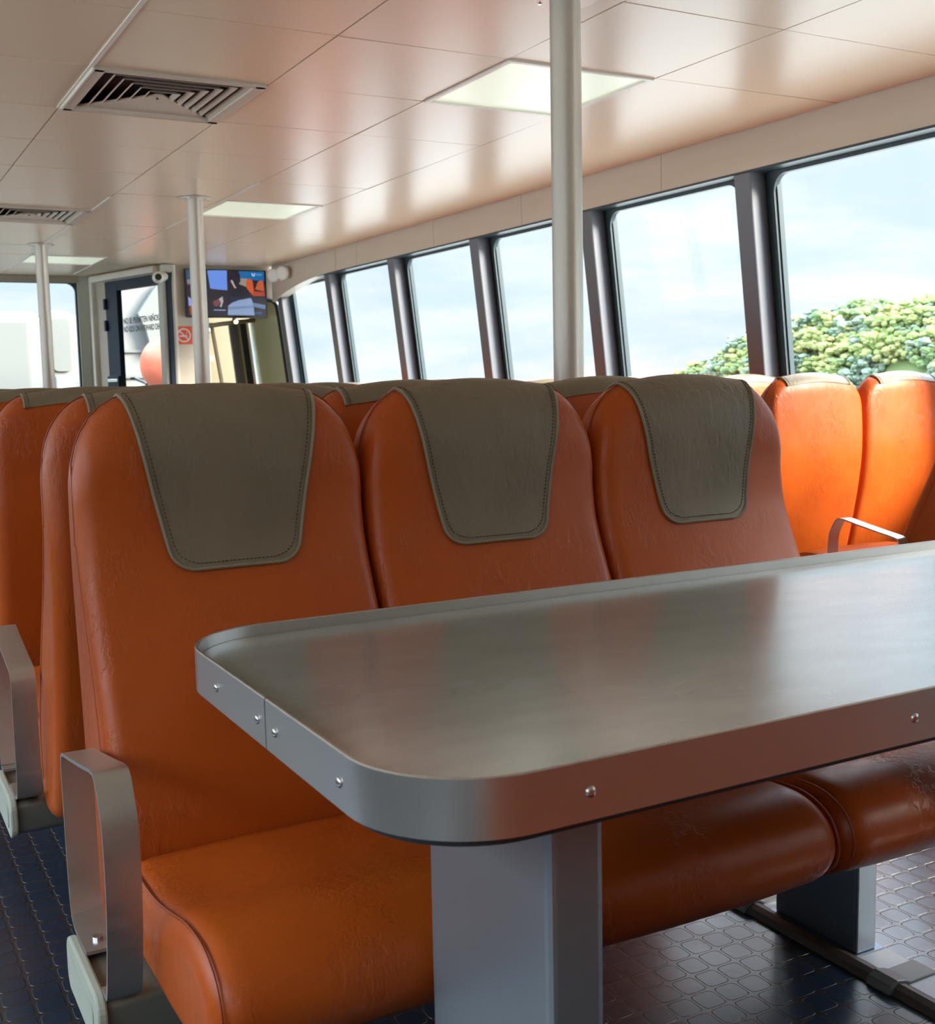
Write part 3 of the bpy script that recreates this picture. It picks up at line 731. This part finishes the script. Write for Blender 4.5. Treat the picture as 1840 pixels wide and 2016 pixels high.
pix([(1400, 600), (1620, 610), (1625, 690), (1390, 690)], (165, 60, 40), 4)
pix([(950, 240), (1080, 200), (1160, 260), (1170, 400), (1130, 470), (1300, 560), (1380, 690), (1200, 720), (960, 690), (960, 460), (930, 340)], (28, 26, 40), 4)
pix([(980, 390), (1020, 385), (1060, 490), (1090, 540), (1050, 540), (1000, 440)], (180, 150, 150), 5)
pix([(930, 690), (1180, 720), (1150, 790), (950, 780)], (30, 38, 60), 5)
pix([(905, 1060), (920, 880), (1000, 820), (1130, 770), (1350, 730), (1380, 790), (1400, 920), (1410, 1070)], (130, 150, 185), 6)
pix([(920, 900), (1390, 880), (1400, 920), (925, 960)], (110, 130, 165), 7)
pix([(1380, 820), (1630, 870), (1620, 950), (1390, 900)], (95, 115, 150), 6)
pix([(640, 800), (740, 750), (780, 830), (700, 900), (650, 870)], (110, 65, 65), 5)
pix([(750, 750), (820, 700), (830, 800), (790, 910), (760, 890), (790, 830)], (165, 160, 160), 6)
pix([(650, 955), (870, 960), (870, 975), (650, 970)], (150, 165, 205), 6)
pix([(1380, 250), (1400, 245), (1410, 290), (1430, 290), (1435, 245), (1450, 250), (1440, 305), (1400, 305)], (190, 205, 235), 4)
pix([(1460, 255), (1580, 260), (1580, 295), (1460, 290)], (85, 130, 180), 4)
pix([(1410, 1000), (1560, 1000), (1540, 1050), (1430, 1040)], (40, 75, 120), 5)

sg = thing('no_smoking_sign', 'square orange red no smoking sign under the television', 'sign', (3.322, YS-.006, 1.742))
MB().box(-.088, .088, 0, .006, -.094, .094).build('plate', M_SIGN, sg)
ring = MB(); n = 40
vs = [(r*cos(2*pi*i/n), y, r*sin(2*pi*i/n)) for y in (-.0012, 0) for r in (.060, .074) for i in range(n)]; fs = []
for i in range(n):
    j = (i+1) % n; fs += [(i, j, j+n, i+n), (i+2*n, i+3*n, j+3*n, j+2*n), (i, i+2*n, j+2*n, j), (i+n, j+n, j+3*n, i+3*n)]
ring.add(vs, fs).build('ring', M_SIGNW, sg)
T_ = Matrix.Rotation(radians(43), 4, 'Y')
MB().box(-.066, .066, -.0016, 0, -.006, .006, T=T_).build('slash', M_SIGNW, sg)
MB().box(-.048, .022, -.0009, 0, -.016, .000).build('cigarette', M_SIGNW, sg)
MB().box(.026, .036, -.0009, 0, -.016, .000).build('cigarette_tip', M_SIGNW, sg)
MB().tube([(.030, -.001, .006), (.024, -.001, .018), (.036, -.001, .026), (.028, -.001, .038)], .0025, 6).build('smoke', M_SIGNW, sg)

cm = thing('security_camera', 'white dome camera with dark lens above the door', 'camera', (3.03, 12.10, 2.325))
MB().sphere((0, 0, 0), .062, 24, 14).build('dome', M_CAMW, cm, smooth=True)
MB().cyl((.02, .02, 0), (.08, .10, .02), .05, 20).build('mount', M_CAMW, cm, smooth=True)
lp = Vector((-.21, -.95, -.02)).normalized()
MB().cyl(tuple(lp*.050), tuple(lp*.066), .034, 20).build('lens', M_LENS, cm, smooth=True)

el = thing('emergency_light', 'pale twin headed emergency light on the band beside the television', 'lamp', (XW-.006, 11.82, 2.365))
MB().box(-.035, 0, -.06, .24, -.07, .07).build('housing', M_CAMW, el, bevel=.012)
for y in (-.16, .12):
    h = MB().cyl((-.03, y+.02, .01), (-.10, y-.05, -.01), .062, 24, r1=.070).build('lamp_head', M_CAMW, el, smooth=True, ang=40)
    MB().cyl((-.10, y-.05, -.01), (-.104, y-.054, -.011), .055, 24).build('lens', M_WHITE, h)

# ------------------------------------------------------------------ outside, forward: white deckhouse
dh = thing('deckhouse', 'white ship deckhouse with pale grey panels outside the front window', 'deckhouse', (0, 17, 0))
prof = [(-2.2, -1.0), (-2.2, 2.27), (2.50, 2.27), (2.60, 2.18), (2.66, 1.0), (2.68, -1.0)]
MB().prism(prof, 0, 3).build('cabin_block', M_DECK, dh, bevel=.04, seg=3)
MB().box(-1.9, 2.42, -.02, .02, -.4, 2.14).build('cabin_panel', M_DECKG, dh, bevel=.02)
prof = [(2.70, -1.0), (2.70, 2.28), (2.85, 2.32), (3.0, 2.30), (3.15, 2.22), (3.35, 2.08), (3.5, 1.9), (3.5, -1.0)]
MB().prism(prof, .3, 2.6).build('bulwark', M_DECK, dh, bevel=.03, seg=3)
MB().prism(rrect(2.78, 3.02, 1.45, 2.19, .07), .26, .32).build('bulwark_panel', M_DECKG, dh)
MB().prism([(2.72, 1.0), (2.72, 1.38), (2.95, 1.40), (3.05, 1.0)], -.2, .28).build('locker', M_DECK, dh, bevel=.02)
fs_ = thing('foredeck_structure', 'white sloping ship superstructure seen through the glass door', 'superstructure', (0, 17.6, 0))
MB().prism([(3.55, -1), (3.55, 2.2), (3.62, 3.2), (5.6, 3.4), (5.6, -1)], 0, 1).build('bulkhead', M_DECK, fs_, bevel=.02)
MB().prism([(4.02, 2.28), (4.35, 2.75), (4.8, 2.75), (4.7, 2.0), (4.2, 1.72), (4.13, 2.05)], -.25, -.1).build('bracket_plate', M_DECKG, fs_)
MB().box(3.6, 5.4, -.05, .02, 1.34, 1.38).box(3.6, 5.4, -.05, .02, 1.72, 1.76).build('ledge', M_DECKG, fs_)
by = thing('fender_buoy', 'large red orange round buoy behind the glass door', 'buoy', (4.16, 16.1, 1.50))
MB().sphere((0, 0, 0), .43, 36, 22, (1, 1, 1.0)).build('ball', M_BUOY, by, smooth=True)
MB().cyl((0, 0, .42), (0, 0, .50), .06, 16).build('eyelet', M_DARK, by)
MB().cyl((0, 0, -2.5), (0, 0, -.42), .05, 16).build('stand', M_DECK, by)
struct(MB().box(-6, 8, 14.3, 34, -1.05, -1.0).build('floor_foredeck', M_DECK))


# ------------------------------------------------------------------ wooded hill and sea
sea = MB().add([(-900, -900, -3), (900, -900, -3), (900, 900, -3), (-900, 900, -3)], [(0, 1, 2, 3)])
m = Mat('sea_water', (.33, .33, .31, 1), .5, spec=.3); m.bump(m.noise(m.coord((.4, .4, .4)), 3, 5), .4, .2); so = sea.build('sea', m.m); struct(so)
m = Mat('woodland_ground', (.16, .22, .08, 1), .9); M_HILL = m.m
ridge = [(52, 5.6), (57.3, 6.0), (59, 5.8), (60.4, 4.9), (61.9, 5.3), (63.8, 6.3), (66.4, 5.9), (69, 5.2), (72.8, 5.0), (76.5, 3.2), (80, 2.2), (82.8, 1.2), (86, .2), (92, -3)]
ridge = [(20, 8), (30, 9), (40, 7.5), (46, 7)]+ridge
K = 2.4      # push the hill out along the same lines of sight
def rh(y):
    for a, b_ in zip(ridge, ridge[1:]):
        if a[0] <= y <= b_[0]: u = (y-a[0])/(b_[0]-a[0]); return a[1]+u*(b_[1]-a[1])
    return -3
hb = MB(); ny, nx = 70, 14; vs = []
for i in range(ny+1):
    y = 20+72*i/ny
    for j in range(nx+1):
        u = j/nx; x = 62+8*u; top = 1.2+(rh(y)-1.2)
        z = -3+(top-.8+3)*sin(u*pi/2)**.8
        vs.append((x*K, y*K, 1.2+(z-1.2)*K))
fs = [(i*(nx+1)+j, (i+1)*(nx+1)+j, (i+1)*(nx+1)+j+1, i*(nx+1)+j+1) for i in range(ny) for j in range(nx)]
hill = thing('hillside', 'green wooded hillside seen through the right hand windows', 'hill')
hb.add(vs, fs).build('slope', M_HILL, hill, smooth=True)
def foliage(name, c1, c2):
    m = Mat(name, c1, .9, spec=.1); m.vary(m.noise(m.coord(), .55, 4), c1, c2); return m.m
FM = [foliage('light_green_foliage', (.21, .27, .10, 1), (.31, .35, .14, 1)), foliage('mid_green_foliage', (.13, .20, .09, 1), (.21, .27, .12, 1)), foliage('yellow_green_foliage', (.32, .31, .13, 1), (.25, .29, .12, 1)), foliage('bluish_foliage', (.15, .21, .16, 1), (.21, .26, .18, 1))]
rnd = random.Random(3)
protos = []
for k in range(8):
    b = MB(); R = 1.0
    for q in range(90):
        a = rnd.uniform(0, 2*pi); el_ = rnd.uniform(-.2, 1); rr_ = rnd.uniform(.1, .95)
        c = Vector((cos(a)*rr_, sin(a)*rr_, el_*.7)); r = rnd.uniform(.07, .20)
        o0 = len(b.v); b.sphere(c, r, 7, 5, (1, 1, .75))
        for ii in range(o0, len(b.v)):
            v = Vector(b.v[ii]); d = (v-c); b.v[ii] = tuple(c+d*rnd.uniform(.75, 1.3))
    protos.append(b)
trees_m = []
for k, b in enumerate(protos):
    o = b.build('tree', FM[k % 4]); trees_m.append(o.data); bpy.data.objects.remove(o)
cnt = 0
rows = []
for q in range(250):
    y = rnd.uniform(50, 87); u = rnd.random()**.8; rows.append((y, u))
for i in range(45): rows.append((52+31*i/44+rnd.uniform(-.3, .3), 1.0))
for y, u in rows:
    x = 62+8*u; z = -3+(rh(y)-.8+3)*sin(u*pi/2)**.8
    if u > .99: z = rh(y)-1.0
    if z < -.5: continue
    s = rnd.uniform(1.5, 2.7)*(.8 if y > 74 else 1.0)
    k = rnd.randrange(len(trees_m))
    o = bpy.data.objects.new('tree', trees_m[k]); C.objects.link(o); o.location = (x*K, y*K, 1.2+(z-1.2)*K+.1)
    sz = s*K*.85; o.scale = (sz, sz, sz*rnd.uniform(.7, 1.0)); o.rotation_euler = (0, 0, rnd.uniform(0, 6.28))
    kind = ['light green', 'mid green', 'yellow green', 'bluish green'][k % 4]
    tag(o, '%s leafy tree crown among the trees of the hillside' % kind, 'tree', 'trees on the hillside, %s' % kind)
